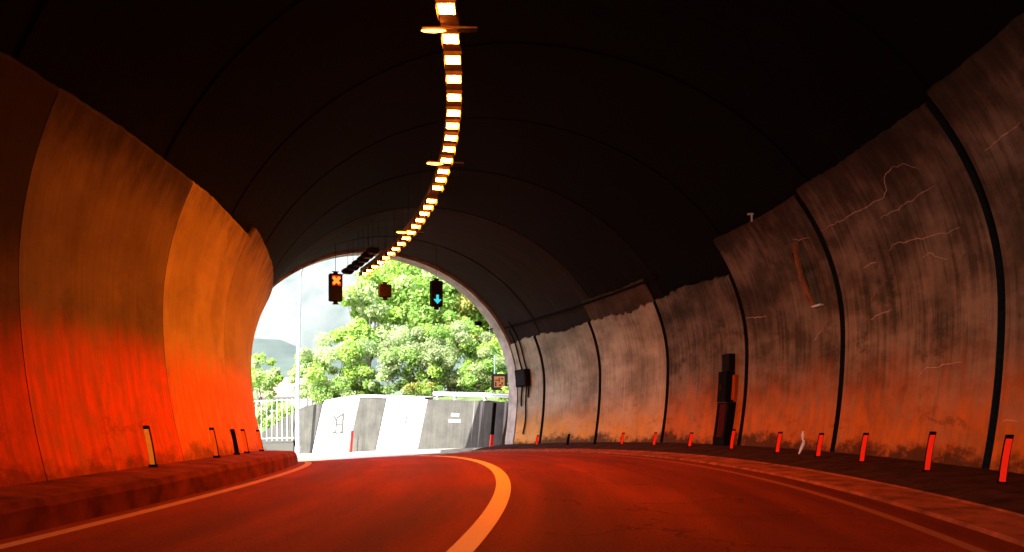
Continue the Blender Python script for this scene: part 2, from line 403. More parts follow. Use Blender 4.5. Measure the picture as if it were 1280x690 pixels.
# wall panels: slabs standing 10 cm proud of the lining, their tops uneven
def panel(side, s0, s1, ztop, mt, jag, thick=.10, gap=.07, d0=0.0, zlow=.12):
    mb = MB(); n = max(10, int((s1-s0)/.09)); ss = np.linspace(s0+gap, s1-gap, n)
    r = random.Random(int((s0+50)*10) + (7 if side > 0 else 3)); tops = []
    ph = [r.uniform(0, 6.28) for _ in range(6)]
    for s in ss:
        t = sum(math.sin(s*f+p)/f for f, p in zip((2.1, 4.7, 9.3, 17, 29, 47), ph))
        tops.append(ztop(s) + jag*(t*.55 + r.uniform(-.25, .25)))
    zn = 22; P = []; U = []
    for s, tp in zip(ss, tops):
        col = []; uc = []
        for k in range(zn):
            q = zlow + (tp-.05-zlow)*k/(zn-1); col.append(W(s, prof(q, side, d0), q)); uc.append((s+side*40, q))
        col.append(W(s, prof(tp-.015, side, d0+.02), tp-.015)); uc.append((s+side*40, tp))
        col.append(W(s, prof(tp, side, d0+.04), tp)); uc.append((s+side*40, tp+.1))
        col.append(W(s, prof(tp+.01, side, thick), tp+.01)); uc.append((s+side*40, tp+.3))
        P.append(col); U.append(uc)
    # side returns
    def ret(s, tp):
        c = []; 
        for k in range(zn):
            q = zlow + (tp-.05-zlow)*k/(zn-1); c.append(W(s, prof(q, side, thick), q))
        c += [W(s, prof(tp-.015, side, thick), tp-.015), W(s, prof(tp, side, thick), tp), W(s, prof(tp+.01, side, thick), tp+.01)]
        return c
    P = [ret(ss[0], tops[0])] + P + [ret(ss[-1], tops[-1])]; U = [U[0]] + U + [U[-1]]
    fl = side < 0
    mb.grid(P[1:-1], U[1:-1], flip=fl); mb.grid(P[:2], U[:2], 1, fl); mb.grid(P[-2:], U[-2:], 1, fl)
    return inv(mb.build('wall_panel', [mt, M['dark_gap']]))
RJ = [-9.5, -6.2, -2.9, .4, 3.7, 7.0, 10.35, 13.95, 17.2, 20.6, 24.0, 27.05, 28.6]
def rtop(s):
    return 5.15 if s < 10.3 else (5.05 if s < 13.9 else (4.97 if s < 17.2 else (4.28 if s < 20.6 else 4.2)))
panelsR = []
for a, b in zip(RJ, RJ[1:]):
    far = a > 17
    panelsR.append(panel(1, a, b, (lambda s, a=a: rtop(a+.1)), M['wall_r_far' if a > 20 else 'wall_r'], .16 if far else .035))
for a, b in ((20.6, 24.0),):
    panel(1, a, b, lambda s: 4.85, M['wall_soot'], .05, d0=.055, zlow=3.6)
LJ = [-9.4, -6.0, -2.6, .8, 4.2, 7.6, 11.2, 14.8, 18.3, 21.8, 25.3, 28.6]
for a, b in zip(LJ, LJ[1:]):
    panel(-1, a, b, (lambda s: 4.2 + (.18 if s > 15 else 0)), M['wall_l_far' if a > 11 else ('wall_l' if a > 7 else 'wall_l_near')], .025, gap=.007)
# pale lime seams (filled cracks) standing on the panels, sub-parts of their panel
cracks = [[(13.88, 4.28), (12.8, 4.31), (12.08, 4.34), (11.96, 4.4), (11.88, 4.55), (11.6, 4.61), (11.36, 4.58), (11.2, 4.46)],
 [(12.36, 4.07), (11.84, 4.1), (11.24, 4.16), (11.04, 4.16)], [(12.44, 3.56), (12.32, 3.65), (11.76, 3.59), (11.16, 3.53), (10.88, 3.53)],
 [(11.76, 3.32), (11.6, 3.35), (11.48, 3.26), (11.24, 3.17)], [(10.0, 4.25), (9.68, 4.31), (9.36, 4.34)],
 [(11.96, 1.52), (11.8, 1.64), (11.6, 1.64), (11.04, 1.67)], [(13.16, 3.47), (12.8, 3.47)], [(13.16, 2.57), (13.04, 2.6), (12.64, 2.66)],
 [(17.1, 3.17), (16.36, 3.11)], [(14.84, 2.39), (14.52, 2.6)], [(10.2, .86), (10.12, .86), (9.92, .86)], [(14.72, 4.34), (14.24, 4.25)],
 [(26.2, 3.6), (26.1, 2.9), (26.15, 2.1), (26.1, 1.3)]]
for c in cracks:
    mb = MB(); r = random.Random(int(c[0][0]*100)); pts = []
    for (s0, z0), (s1, z1) in zip(c, c[1:]):
        k = max(2, int(math.hypot(s1-s0, z1-z0)/.08))
        for i in range(k):
            t = i/k; pts.append((s0+(s1-s0)*t + r.uniform(-.015, .015), z0+(z1-z0)*t + r.uniform(-.018, .018)))
    pts.append(c[-1])
    ring = [W(s, prof(z, 1) - .002, z) for s, z in pts]; n = len(ring)
    mb.tube(ring, [.0085*(.35+.65*math.sin(math.pi*(i+.6)/(n+.2)))*r.uniform(.6, 1.3) for i in range(n)], 5)
    pi = max(i for i, q in enumerate(RJ[:-1]) if q <= c[0][0]); pn = panelsR[pi]
    if not (RJ[pi] <= c[-1][0] < RJ[pi+1]):
        pi = max(i for i, q in enumerate(RJ[:-1]) if q <= c[-1][0]); pn = panelsR[pi]
    o = mb.build('seam', M['lime']); o.parent = pn
# cables and conduits clipped along the vault
for o_, z_, sa, sb, rad in ((6.02, 4.75, 20, 28.5, .04),):
    mb = MB(); side = 1 if o_ > 0 else -1
    mb.tube([W(s, prof(z_, side) + side*(.03), z_) for s in np.arange(sa, sb, .4)], rad, 6); inv(mb.build('cable', M['black']))
# bracket stub on a panel top
mb = MB(); c = W(15.55, prof(4.9, 1) - .03, 4.93)
mb.tube([c, (c[0], c[1], c[2]+.14)], .02, 8); mb.tube([(c[0]-.09, c[1], c[2]+.15), (c[0]+.09, c[1]-.02, c[2]+.16)], .022, 8)
inv(mb.build('bracket_stub', M['rail']))

# ------------------------------------------------------------------ ceiling lamps on a cable tray
HL = 5.97; OL = -.70
tray = empty('cable_tray', 'long galvanised tray hung under the vault carrying the row of lamps', 'cable tray', W(9, OL, HL+.2))
def under(o, par): o.parent = par; o.matrix_parent_inverse = Matrix.Translation(-par.location); return o
mb = MB(); s_ = np.arange(8.0, 26.9, .3)
mb.grid([[W(s, OL-.12, HL+.16), W(s, OL-.12, HL+.07), W(s, OL+.12, HL+.07), W(s, OL+.12, HL+.16)] for s in s_])
under(mb.build('tray_channel', M['tray']), tray)
for s in np.arange(8.5, 26.9, 1.8):
    for d in (-.12, .12):
        mb = MB(); mb.tube([W(s, OL+d, HL+.1), W(s, OL+d, 7.28)], .006, 5); under(mb.build('hanger_rod', M['metal_dark']), tray)
def local_frame(s, o, z): return W(s, o, z), th(s)
mb = MB(); lamp = empty('tunnel_lamp', 'x', 'ceiling lamp', (0, 0, 0), 0, 'lit lamps in the row under the vault')
mb.box(-.125, .125, -.17, .17, 0, .06, bev=.012); mb.build('housing', M['tray'], lamp)
mb = MB(); mb.box(-.098, .098, -.125, .125, -.014, -.004); mb.build('diffuser', M['lamp'], lamp)
mb = MB(); mb.box(-.113, .113, -.15, .15, -.0035, -.001); mb.build('halo_rim', M['lamp_halo'], lamp)  # orange halo around the lamp, built in as a dim glowing rim
for d in (-.122, .117):  # skirts added to keep the beam off the upper walls
    mb = MB(); mb.box(d, d+.005, -.17, .17, -.075, -.001); mb.build('added_beam_skirt', M['metal_dark'], lamp)
lamp_s = [8.65, 9.27, 9.88, 10.68, 11.32, 11.97, 12.66, 13.31, 13.89, 14.48, 15.08, 15.72, 16.40, 16.95, 17.52, 18.52, 19.05, 19.6, 20.2, 20.8, 21.42, 22.02, 22.63, 23.25, 23.8, 24.35, 24.95, 25.55, 26.1, 26.55]
ordn = ['first', 'second', 'third', 'fourth', 'fifth', 'sixth', 'seventh', 'eighth', 'ninth', 'tenth', 'eleventh', 'twelfth', 'thirteenth', 'fourteenth', 'fifteenth', 'sixteenth', 'seventeenth', 'eighteenth', 'nineteenth', 'twentieth', 'twenty-first', 'twenty-second', 'twenty-third', 'twenty-fourth', 'twenty-fifth', 'twenty-sixth', 'twenty-seventh', 'twenty-eighth']
for i, s in enumerate(lamp_s):
    p, t = local_frame(s, OL, HL)
    k = i-2
    if k < 0: lb = ['glowing orange lamp just above the top of the photo, nearer the viewer', 'glowing orange lamp just above the photo edge, next before the topmost visible lamp'][i]
    elif k == 0: lb = 'glowing orange lamp at the very top of the photo, largest of the row'
    elif k == 27: lb = 'smallest glowing lamp at the far end of the row, beside the bright tunnel mouth'
    else: lb = f'glowing orange ceiling lamp, {ordn[k]} in the row counted from the top of the photo'
    if i == 0: o = lamp; o.location = p; o.rotation_euler = (0, 0, t); o['label'] = lb
    else: o = dup(lamp, p, t, lb)
# side lamps on cross arms
desc = ['largest cross arm lamp with its glowing left end, near the top of the photo', 'middle cross arm lamp with a glowing left end, halfway down the lamp row', 'smallest cross arm lamp, farthest down the row near the tunnel mouth']
for i, s in enumerate((10.42, 15.9, 21.4)):
    p, t = local_frame(s, OL, HL+.01)
    e = empty('cross_arm_lamp', desc[i], 'side lamp', p, t, 'cross arm lamps on the lamp row')
    mb = MB(); mb.box(-.36, .36, -.014, .014, .0, .02); mb.build('cross_arm', M['tray'], e)
    mb = MB(); mb.tube([(-.37, 0, -.03), (-.33, 0, -.034), (-.2, 0, -.036), (-.1, 0, -.032), (-.05, 0, -.03)], [.004, .017, .022, .016, .005], 10); mb.build('lit_tube', M['lamp_side'], e)
    mb = MB(); mb.tube([(.1, 0, -.03), (.2, 0, -.034), (.36, 0, -.03)], [.018, .024, .01], 10); mb.build('dim_tube', M['brown_box'], e)
# row of unlit housings beside the far end
for i, s in enumerate((24.2, 24.75, 25.3, 25.85, 26.4, 26.95)):
    p, t = local_frame(s, OL-.42, HL+.06)
    e = empty('dark_floodlight', ['unlit black floodlight beside the lamp row, nearest of its six', 'unlit black floodlight beside the lamp row, second of its six', 'unlit black floodlight beside the lamp row, third of its six', 'unlit black floodlight beside the lamp row, fourth of its six', 'unlit black floodlight beside the lamp row, next to the end one', 'unlit black floodlight at the far end of the dark row against the sky'][i], 'floodlight', p, t, 'unlit black floodlights beside the lamps')
    mb = MB(); mb.box(-.16, .16, -.17, .17, 0, .17, bev=.05); mb.build('housing', M['black'], e)
    mb = MB(); mb.tube([(0, 0, .17), (0, 0, 1.2)], .006, 6); mb.build('stem', M['black'], e)
    mb = MB(); mb.box(-.12, .12, -.13, .13, -.012, .004); mb.build('glass', M['metal_dark'], e)

# ------------------------------------------------------------------ lane signals
def signal(o_, z_, kind, label):
    p, t = local_frame(26.5, o_, z_)
    e = empty('lane_signal', label, 'lane signal', p, t, 'lane signals hanging in the tunnel mouth')
    h, wd = (.44, .20) if kind != 'blank' else (.21, .20)
    mb = MB(); mb.box(-wd, wd, -.09, .09, -h, h, bev=.03); mb.build('housing', M['black'] if kind != 'blank' else M['brown_box'], e)
    mb = MB()
    mb.box(-.06, .06, -.05, .05, h, h+.05); mb.box(-.10, .10, -.02, .02, h+.05, h+.08); mb.tube([(0, 0, h+.05), (0, 0, 1.6)], .008, 6); mb.build('hanger', M['black'], e)
    mb = MB(); mb.box(-.06, .06, -.05, .05, -h-.06, -h); mb.box(-.1, .1, -.02, .02, -h-.09, -h-.06); mb.build('lower_clamp', M['black'], e)
    def plate(pts, y, m, nm, par=e):
        q = MB(); f = [(x, y, z) for x, z in pts]; b = [(x, y+.01, z) for x, z in pts]; q.face(f); q.face(b[::-1])
        for i in range(len(pts)): j = (i+1) % len(pts); q.face([f[j], f[i], b[i], b[j]])
        return q.build(nm, m, par)
    if kind == 'red':
        cz = .215
        mb = MB(); mb.box(-.165, .165, -.098, -.088, cz-.17, cz+.17); lens = mb.build('lens', simple('red_lens', (.03, .002, .001), .8, .2, 9, .05), e)
        for sg in (1, -1):
            c, s_ = .7071, .7071*sg
            pts = [(x*c - z*s_, x*s_ + z*c + cz) for x, z in ((-.15, -.05), (.15, -.05), (.15, .05), (-.15, .05))]
            plate(pts, -.112 - .004*sg, M['amber_x'], 'red_cross_bar', lens)
        for dx in (-.1, .1):
            plate([(dx-.045, cz-.155), (dx+.045, cz-.155), (dx+.02, cz-.08), (dx-.02, cz-.08)], -.109, M['red_x'], 'red_glow', lens)
        plate([(-.14, cz+.1), (.14, cz+.1), (.14, cz+.155), (-.14, cz+.155)], -.106, M['red_x'], 'red_glow', lens)
        mb = MB(); mb.box(-.19, .19, -.22, -.09, cz+.18, cz+.195); mb.build('visor', M['black'], e)
    elif kind == 'green':
        cz = -.19
        mb = MB(); mb.box(-.165, .165, -.098, -.088, cz-.17, cz+.17); lens = mb.build('lens', M['metal_dark'], e)
        pts = [(-.045, .15), (.045, .15), (.045, .0), (.15, .0), (.0, -.155), (-.15, .0), (-.045, .0)]
        pts = [(x, z+cz) for x, z in pts]; plate(pts[::-1], -.112, M['green_a'], 'green_arrow', lens)
        mb = MB(); mb.box(-.19, .19, -.22, -.09, .02, .035); mb.build('visor', M['black'], e)
    return e
signal(-1.66, 5.45, 'red', 'tall black lane signal showing a glowing red cross, left of the three')
signal(-.02, 5.44, 'blank', 'small square unlit lane signal hanging between the cross and the arrow')
signal(1.80, 5.44, 'green', 'tall black lane signal showing a cyan green downward arrow')

# ------------------------------------------------------------------ delineator posts
def delineator(refl, hgt, s, o_, z_, label, group, tilt=0.0, body='black', wd=.075):
    p, t = local_frame(s, o_, z_)
    a = math.atan2(p[1], p[0]) - math.pi/2        # faces oncoming drivers
    e = empty('delineator_post', label, 'delineator', p, t*.4 + a*.6, group)
    def T(x, y, z): return (x + z*tilt + .03*(z/hgt)**2*(1 if tilt > 0 else -1), y + z*.06, z)
    mb = MB()
    for k in range(5): mb.box(-wd, wd, -.012, .045, hgt*k/5, hgt*(k+1)/5, T)
    mb.build('post', M[body], e)
    mb = MB(); mb.box(-wd-.012, wd+.012, -.03, .06, -.02, .03, T); mb.build('foot', M['black'], e)
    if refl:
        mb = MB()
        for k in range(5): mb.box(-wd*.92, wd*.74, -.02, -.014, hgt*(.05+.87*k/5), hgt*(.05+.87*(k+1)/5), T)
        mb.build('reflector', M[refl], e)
    return e
GR = 'red reflector posts along the right wall'
rp_ = [(9.21, .56, 'red post with bright reflector cut by the right photo edge'), (10.6, .54, 'red post nearly at the right edge, first left of the wide black wall joint'),
       (12.15, .47, 'red post right of the black joint that ends beside it, second of the large ones'), (13.4, .43, 'red post just right of the twisted white strip'),
       (14.75, .42, 'red post just left of the twisted white strip'), (16.5, .45, 'red post standing in front of the black wall cabinet'),
       (18.3, .36, 'dim red post first beyond the black cabinet'), (20.0, .36, 'dim red post second beyond the black cabinet beside a wall joint'),
       (21.65, .36, 'dim red post third beyond the black cabinet'), (23.1, .36, 'dark unlit post at a joint of the pale far panels'),
       (24.5, .36, 'black post before the pale far wall panel'), (26.3, .36, 'small red post at the last joint before the tunnel mouth')]
for i, (s, h, lb) in enumerate(rp_):
    z = .17 + .0
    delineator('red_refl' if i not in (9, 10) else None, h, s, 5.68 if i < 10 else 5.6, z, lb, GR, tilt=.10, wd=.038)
GL = 'reflector posts along the left wall'
lp = [(9.75, .50, 'yellow_refl', 'large amber reflector post with black edge by the left wall'), (12.35, .45, 'orange_refl', 'orange reflector post beside the left wall, second from the viewer'),
      (13.7, .42, None, 'plain black post between the orange reflector posts at the left wall'), (14.6, .42, 'orange_refl', 'orange reflector post just beyond the plain black post'),
      (16.6, .42, 'orange_refl', 'farthest orange reflector post, at the edge of the left wall')]
for s, h, rf, lb in lp:
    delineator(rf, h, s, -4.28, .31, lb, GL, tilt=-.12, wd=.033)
# twisted white strip lying against the right wall between posts
p, t = local_frame(14.02, 5.75, .2)
mb = MB(); pts = [(-.06, 0, .0), (-.02, 0, .09), (.015, -.01, .18), (.02, -.02, .24), (.01, 0, .27), (.015, .01, .34), (.02, .01, .42)]; ws = [.012, .028, .034, .022, .012, .03, .016]
mb.grid([[(x-w_, y, z), (x, y-.02, z), (x+w_, y, z), (x, y+.012, z), (x-w_, y, z)] for (x, y, z), w_ in zip(pts, ws)])
o = tag(mb.build('bent_strip', M['white'], loc=p), 'thin twisted white strip standing between two red posts', 'bent strip'); o.rotation_euler = (0, 0, t*.4)

# ------------------------------------------------------------------ things on the right wall
def wallT(s, side=1):         # local frame hugging the wall: x along road, y out of the wall, z up
    def T(x, y, z): return W(s + x, prof(max(z, .3), side) - side*y, z)
    return T
def wbox(name, m, par, s, x0, x1, y0, y1, z0, z1, n=6, bev=0):
    T = wallT(s); mb = MB()
    for k in range(n): mb.box(x0, x1, y0, y1, z0+(z1-z0)*k/n, z0+(z1-z0)*(k+1)/n, T)
    return under(mb.build(name, m), par)
e = empty('wall_cabinet', 'tall narrow black and maroon cabinet on the right wall behind a red post', 'cabinet', W(17.75, 6.2, .2))
wbox('plinth', M['black'], e, 17.75, -.24, .24, 0, .20, .2, .42, 1)
wbox('lower_door', M['maroon'], e, 17.75, -.13, .16, 0, .18, .42, 1.22, 4)
wbox('door_frame', M['black'], e, 17.75, .16, .24, 0, .2, .42, 1.25, 4)
wbox('door_frame', M['black'], e, 17.75, -.22, -.13, 0, .2, .42, 1.25, 4)
wbox('main_box', M['black'], e, 17.75, -.10, .24, 0, .22, 1.26, 2.0, 4)
wbox('top_box', M['brown_box'], e, 17.75, -.09, .20, 0, .16, 2.01, 2.42, 3)
wbox('orange_plate', M['orange_tape'], e, 17.75, -.24, -.12, 0, .08, 1.3, 1.9, 3)
wbox('latch', M['maroon'], e, 17.75, .1, .14, .22, .24, 1.55, 1.7, 1)
e = empty('junction_box', 'black junction box with hanging cables near the end of the right wall', 'junction box', W(28.1, 6.5, 2.8))
wbox('box_body', M['black'], e, 28.1, -.3, .3, .0, .22, 2.45, 3.1, 3); wbox('box_lid', M['metal_dark'], e, 28.1, -.25, .25, .225, .245, 2.5, 3.05, 3)
for dx, za, zb in ((-.18, 3.1, 4.9), (.08, 3.1, 4.6), (-.1, .6, 2.45), (.15, 1.7, 2.45), (-.24, 2.0, 2.45)):
    T = wallT(28.1); mb = MB(); mb.tube([T(dx + .03*math.sin(q*4), .05, q) for q in np.linspace(za, zb, 10)], .03, 6); under(mb.build('cable', M['black']), e)
# loose metal strip leaning off the wall
e = empty('loose_cover_strip', 'rust brown cover strip hanging loose off the right wall', 'cover strip', W(14.7, 6.2, 3.7))
T = wallT(14.72); mb = MB()
zs = np.linspace(4.26, 3.06, 14)
mb2 = [[T(.0 - .02*k/13, .02 + .14*math.sin(math.pi*k/13*.9) + .05, z), T(-.15 - .02*k/13, .02 + .16*math.sin(math.pi*k/13*.9) + .06, z), T(-.15 - .02*k/13, .0 + .16*math.sin(math.pi*k/13*.9) + .03, z), T(.0 - .02*k/13, .14*math.sin(math.pi*k/13*.9) + .02, z), T(.0 - .02*k/13, .02 + .14*math.sin(math.pi*k/13*.9) + .05, z)] for k, z in enumerate(zs)]
mb.grid(mb2); under(mb.build('strip', M['strip']), e)
mb = MB(); mb.tube([T(.1, .02, 4.12), T(.12, .05, 3.7), T(.1, .02, 3.3)], .05, 6); under(mb.build('shadow_tube', M['black']), e)  # black tube put in for the shadow beside the strip
mb = MB(); mb.box(-.28, .0, 0, .08, 3.02, 3.05, T); under(mb.build('clip', M['rail']), e)
# small floodlight on an arm at the portal rim
p, t = local_frame(29.0, 5.1, 5.0)
e = empty('rim_floodlight', 'small black floodlight on a short arm at the right rim of the tunnel mouth', 'floodlight', p, t)
mb = MB(); mb.box(-.22, .02, -.1, .08, -.08, .08, bev=.03); mb.build('head', M['black'], e)
mb = MB(); mb.tube([(0, 0, 0), (.15, 0, -.2), (.4, 0, -.22), (.75, 0, -.12)], .02, 6); mb.build('arm', M['black'], e)

# ------------------------------------------------------------------ retaining wall outside
rw = empty('retaining_wall', 'battered concrete retaining wall with alternating grey and white painted bays', 'retaining wall', W(33, 5.8, .15))
M['wall_grey'] = None
def rw_mat(name, lo, hi, streakcol, amount):
    m, t, b = mat(name, .85); n = NT(t)
    uv = n.n('ShaderNodeUVMap'); uv.uv_map = 'sz'; uv = uv.outputs[0]
    st = n.noise(n.mapv(uv, (6, .4, 1)), 1.5, 5, .6); bl = n.noise(uv, 1.3, 6, .62)
    c = n.ramp(n.math('ADD', n.math('MULTIPLY', st, .4), n.math('MULTIPLY', bl, .6)), [(.38, lo), (.62, hi)])
    s2 = n.mr(n.noise(n.mapv(uv, (1.7, .06, 1), (3, 1, 0)), 1.5, 3, .5), .60, .66)
    c = n.mix(n.math('MULTIPLY', s2, amount), c, streakcol)
    n.l(c, b.inputs['Base Color']); n.bump(n.noise(uv, 14, 6, .7), .4, .02, b); return m
M['rw_grey'] = rw_mat('weathered_grey_bay', (.036, .035, .030), (.070, .068, .058), (.022, .022, .02), .4)
M['rw_streak'] = rw_mat('lime_streaked_bay', (.036, .035, .030), (.068, .066, .057), (.26, .26, .25), .7)
M['rw_white'] = rw_mat('white_painted_bay', (.36, .36, .38), (.50, .50, .52), (.24, .24, .24), .5)
def ro(s): return 6.4 if s < 29.5 else max(5.75, 6.4 - (s-29.5)*.2)
def rtopz(s): return float(np.interp(s, [28, 30, 37, 38, 39, 40, 41, 42.2], [.26, .27, .34, .2, .02, -.16, -.78, -1.65]))
def rpt(s, zz, off=0):     # world point on the face, zz = world height; leans back
    x, y, zb = W(s, ro(s) + off, .0)
    lean = .10*(zz - zb); x2, y2, _ = W(s - .22*(zz - zb)*0, ro(s) + off + lean, 0); return (x2, y2, zz)
bays = [(29.14, 33.15, 'rw_streak'), (33.2, 35.5, 'rw_white'), (35.55, 37.0, 'rw_grey'), (37.05, 39.0, 'rw_white'), (39.05, 40.3, 'rw_grey'), (40.35, 42.2, 'rw_grey')]
for a, b, mk in bays:
    mb = MB(); ss = np.linspace(a, b, max(3, int((b-a)/.3))); P = []; U = []
    for s in ss:
        zb = zr(s) + .1; zt = rtopz(s); sk = .16
        # bay edges lean: bottom shifted to the far side
        def q(z): return rpt(s + (zt - z)*sk, z)
        col = [q(z) for z in np.linspace(zb, zt, 6)] + [rpt(s, zt + .002, .04), rpt(s, zt, .5)]
        P.append(col); U.append([(s + (zt-z)*sk, z) for z in np.linspace(zb, zt, 6)] + [(s, zt)]*2)
    mb.grid(P, U); 
    for side_col in (P[0], P[-1]): mb.face([side_col[0]] + side_col[5:8] + [(side_col[7][0], side_col[7][1], side_col[0][2])])
    under(mb.build('wall_bay', M[mk]), rw)
mb = MB(); P = []
for s in np.linspace(33.3, 38.9, 24):
    z = rtopz(s); P.append([rpt(s, z+.002, -.05), rpt(s, z+.11, -.05), rpt(s, z+.11, .5), rpt(s, z+.004, .5)])
mb.grid(P); under(mb.build('coping', M['white']), rw)
# painted marks on the bays (flat paint)
def mark(polys, m, name='painted_mark'):
    for pl in polys:
        mb = MB(); (sa, za), (sb, zb), wd = pl
        d = Vector((sb-sa, zb-za)); nn = Vector((-d.y, d.x)).normalized()*wd/2
        sk = .16
        mb.face([rpt(q[0] , q[1], -.012) for q in ((sa+nn.x, za+nn.y), (sb+nn.x, zb+nn.y), (sb-nn.x, zb-nn.y), (sa-nn.x, za-nn.y))])
        under(mb.build(name, m), rw)
M['mark_grey'] = simple('grey_spray', (.05, .05, .042), .8, .3, 9); M['mark_red'] = simple('red_spray', (.45, .06, .045), .8, .2, 9); M['mark_pale'] = simple('pale_spray', (.16, .16, .15), .8, .2, 9)
mark([((38.35, -.62), (38.2, -.85), .10), ((38.2, -.75), (38.2, -1.45), .09), ((37.85, -.45), (37.85, -1.4), .12), ((38.2, -.72), (37.85, -.5), .09), ((38.2, -1.05), (37.85, -1.0), .07), ((38.4, -1.42), (38.1, -1.47), .09), ((38.0, -1.42), (37.75, -1.42), .09)], M['mark_grey'])
mark([((39.0, -1.85), (38.7, -1.9), .2), ((39.05, -2.3), (38.75, -2.28), .15)], M['mark_pale'])
mark([((34.35, -.45), (34.1, -.72), .05), ((34.3, -.52), (34.35, -.9), .07), ((34.25, -.72), (34.4, -.78), .05)], M['mark_red'])
mark([((34.5, -1.1), (34.35, -1.12), .08)], M['mark_pale'])
mark([((31.9, -.32), (31.5, -.34), .16), ((32.0, -.60), (31.4, -.58), .15)], M['mark_pale'])
# low parapet with a picket fence at the left end
pf = empty('parapet_wall', 'low grey parapet carrying the white picket fence, left of the lamp post', 'parapet', W(42, 5.3, .1))
mb = MB(); mb.grid([[W(s, 5.42, .05), W(s, 5.42, .72), W(s, 5.40, .73), W(s, 5.40, .82), W(s, 5.66, .82), W(s, 5.66, .05)] for s in np.linspace(40.15, 50, 24)])
under(mb.build('wall_face', M['rw_grey']), pf)
fe = empty('picket_fence', 'white metal picket fence on the low parapet left of the lamp post', 'fence', W(42, 5.5, .85))
mb = MB(); mb.box(-.013, .013, -.012, .012, 0, 2.15); pk = None
for i, s in enumerate(np.arange(40.3, 47, .27)):
    if pk is None: pk = mb.build('picket', M['white']); o = pk
    else: o = pk.copy(); COL.objects.link(o)
    o.parent = fe; p = W(s, 5.53, .81); o.location = Vector(p) - fe.location; o.rotation_euler = (0, 0, th(s))
for z in (.95, 2.9):
    mb = MB(); mb.tube([W(s, 5.53, z) for s in np.linspace(40.2, 47.2, 24)], .014, 6); under(mb.build('rail', M['white']), fe)
# white lamp post
p = W(39.55, 4.95, .05)
e = empty('lamp_post', 'tall slim white lamp post at the roadside in the tunnel mouth', 'lamp post', p)
mb = MB(); mb.tube([(0, 0, 0), (0, 0, 3.5), (.12, 0, 8.9)], [.11, .10, .06], 12); mb.build('pole', M['pole'], e)
mb = MB(); mb.tube([(.12, 0, 8.88), (.3, -.3, 9.3), (.9, -1.2, 9.5)], .05, 8); mb.build('arm', M['pole'], e)
mb = MB(); mb.box(.7, 1.2, -1.9, -1.2, 9.44, 9.58, bev=.04); mb.build('lantern', M['rail'], e)
mb = MB(); mb.tube([(0, 0, 0), (0, 0, .5)], .14, 12); mb.build('base', M['pole'], e)
# roadside posts outside
def road_post(s, o_, h, lb, cols):
    p = W(s, o_, .1); e = empty('marker_post', lb, 'marker post', p, th(s), 'marker posts outside the tunnel')
    z = 0
    for k, (hh, m) in enumerate(cols):
        mb = MB(); mb.box(-.07, .07, -.03, .03, z + (.002 if k else 0), z+hh, lambda x, y, q: (x + q*.10, y, q)); mb.build('lower_band' if k == 0 else 'upper_band', m, e); z += hh
road_post(36.95, 5.35, 1, 'thin red marker post leaning in front of the white wall bay', [(.35, M['red_post']), (.72, M['red_post'])])
road_post(41.7, 5.0, .6, 'short red marker post in front of the parapet', [(.25, M['red_post']), (.4, M['red_post'])])
road_post(29.55, 6.05, 1.6, 'dark marker post with a red foot at the right edge of the mouth', [(.55, M['red_post']), (1.3, M['black'])])
# guard rail above the streaked bay
e = empty('guard_rail', 'grey steel guard rail along the top of the streaked wall bay', 'guard rail', rpt(31, .3, .5))
mb = MB(); P = []
for s in np.linspace(29.0, 33.4, 20):
    pr = [(0, .18), (.04, .21), (.0, .27), (.04, .33), (0, .36), (.03, .36), (.06, .27), (.03, .18), (0, .18)]
    z0 = rtopz(s); P.append([rpt(s, z0 + z, .5 + y) for y, z in pr])
mb.grid(P); under(mb.build('rail_beam', M['rail']), e)
for s in (29.6, 30.9, 32.3, 33.2):
    c = Vector(rpt(s, rtopz(s), .62)); mb = MB(); mb.box(-.07, .07, -.04, .04, -.15, .3); o = mb.build('rail_post', M['rail'], e); o.location = c - e.location; o.rotation_euler = (0, 0, th(s))
# electronic sign
p = (-.585, 36.0, .1)
e = empty('display_sign', 'small dark square display sign with orange lit pattern beyond the right rim', 'sign', p, R(6))
mb = MB(); mb.box(-.36, .36, -.06, .06, .62, 1.36, bev=.03); mb.build('board', M['black'], e)
mb = MB(); mb.tube([(-.2, .08, -.3), (-.2, .08, 2.2)], .035, 8); mb.build('pole', simple('green_pole', (.12, .2, .17), .5), e)
r = random.Random(5)
mb = MB(); mb.box(-.24, .24, -.068, -.062, .74, 1.24); pn = mb.build('lit_panel', M['led'], e)
for (x, z, a, b) in ((-.2, .78, .07, .2), (-.2, 1.04, .16, .05), (-.02, .80, .12, .07), (-.03, .96, .05, .22), (.08, 1.1, .1, .06), (.1, .86, .06, .12)):
    q = MB(); q.box(x, x+a, -.074, -.0685, z, z+b); q.build('dark_figure', M['brown_box'], pn)

# ------------------------------------------------------------------ slope, trees, hills
CAMH = 1.192; F = 984.1
def at(u, v, Y): return Vector(((u-640)*Y/F, Y, CAMH + (474.5-v)*Y/F))
mb = MB(); P = []
for s in np.linspace(27, 46, 30):
    x0, y0, _ = W(s, ro(s), 0); zt = max(rtopz(s) - .06, -1.75); P.append([])
    for k, d in enumerate((.35, 2, 4, 7, 11, 16, 24, 34)):
        lift = [0, .05, .15, .35, .8, 1.8, 4.5, 9][k] * float(np.interp(s, [29, 38, 41, 45], [1, .8, .1, 0]))
        x, y, _ = W(s, ro(s)+d, 0); P[-1].append((x + .15*math.sin(s*3+d), y, zt + lift + .12*math.sin(s*2.3+d*1.7)))
M['scrub'] = simple('scrub_ground', (.07, .10, .03), .95, .5, .8)
mb.grid(P); tag(mb.build('hillside', M['scrub']), kind='structure')

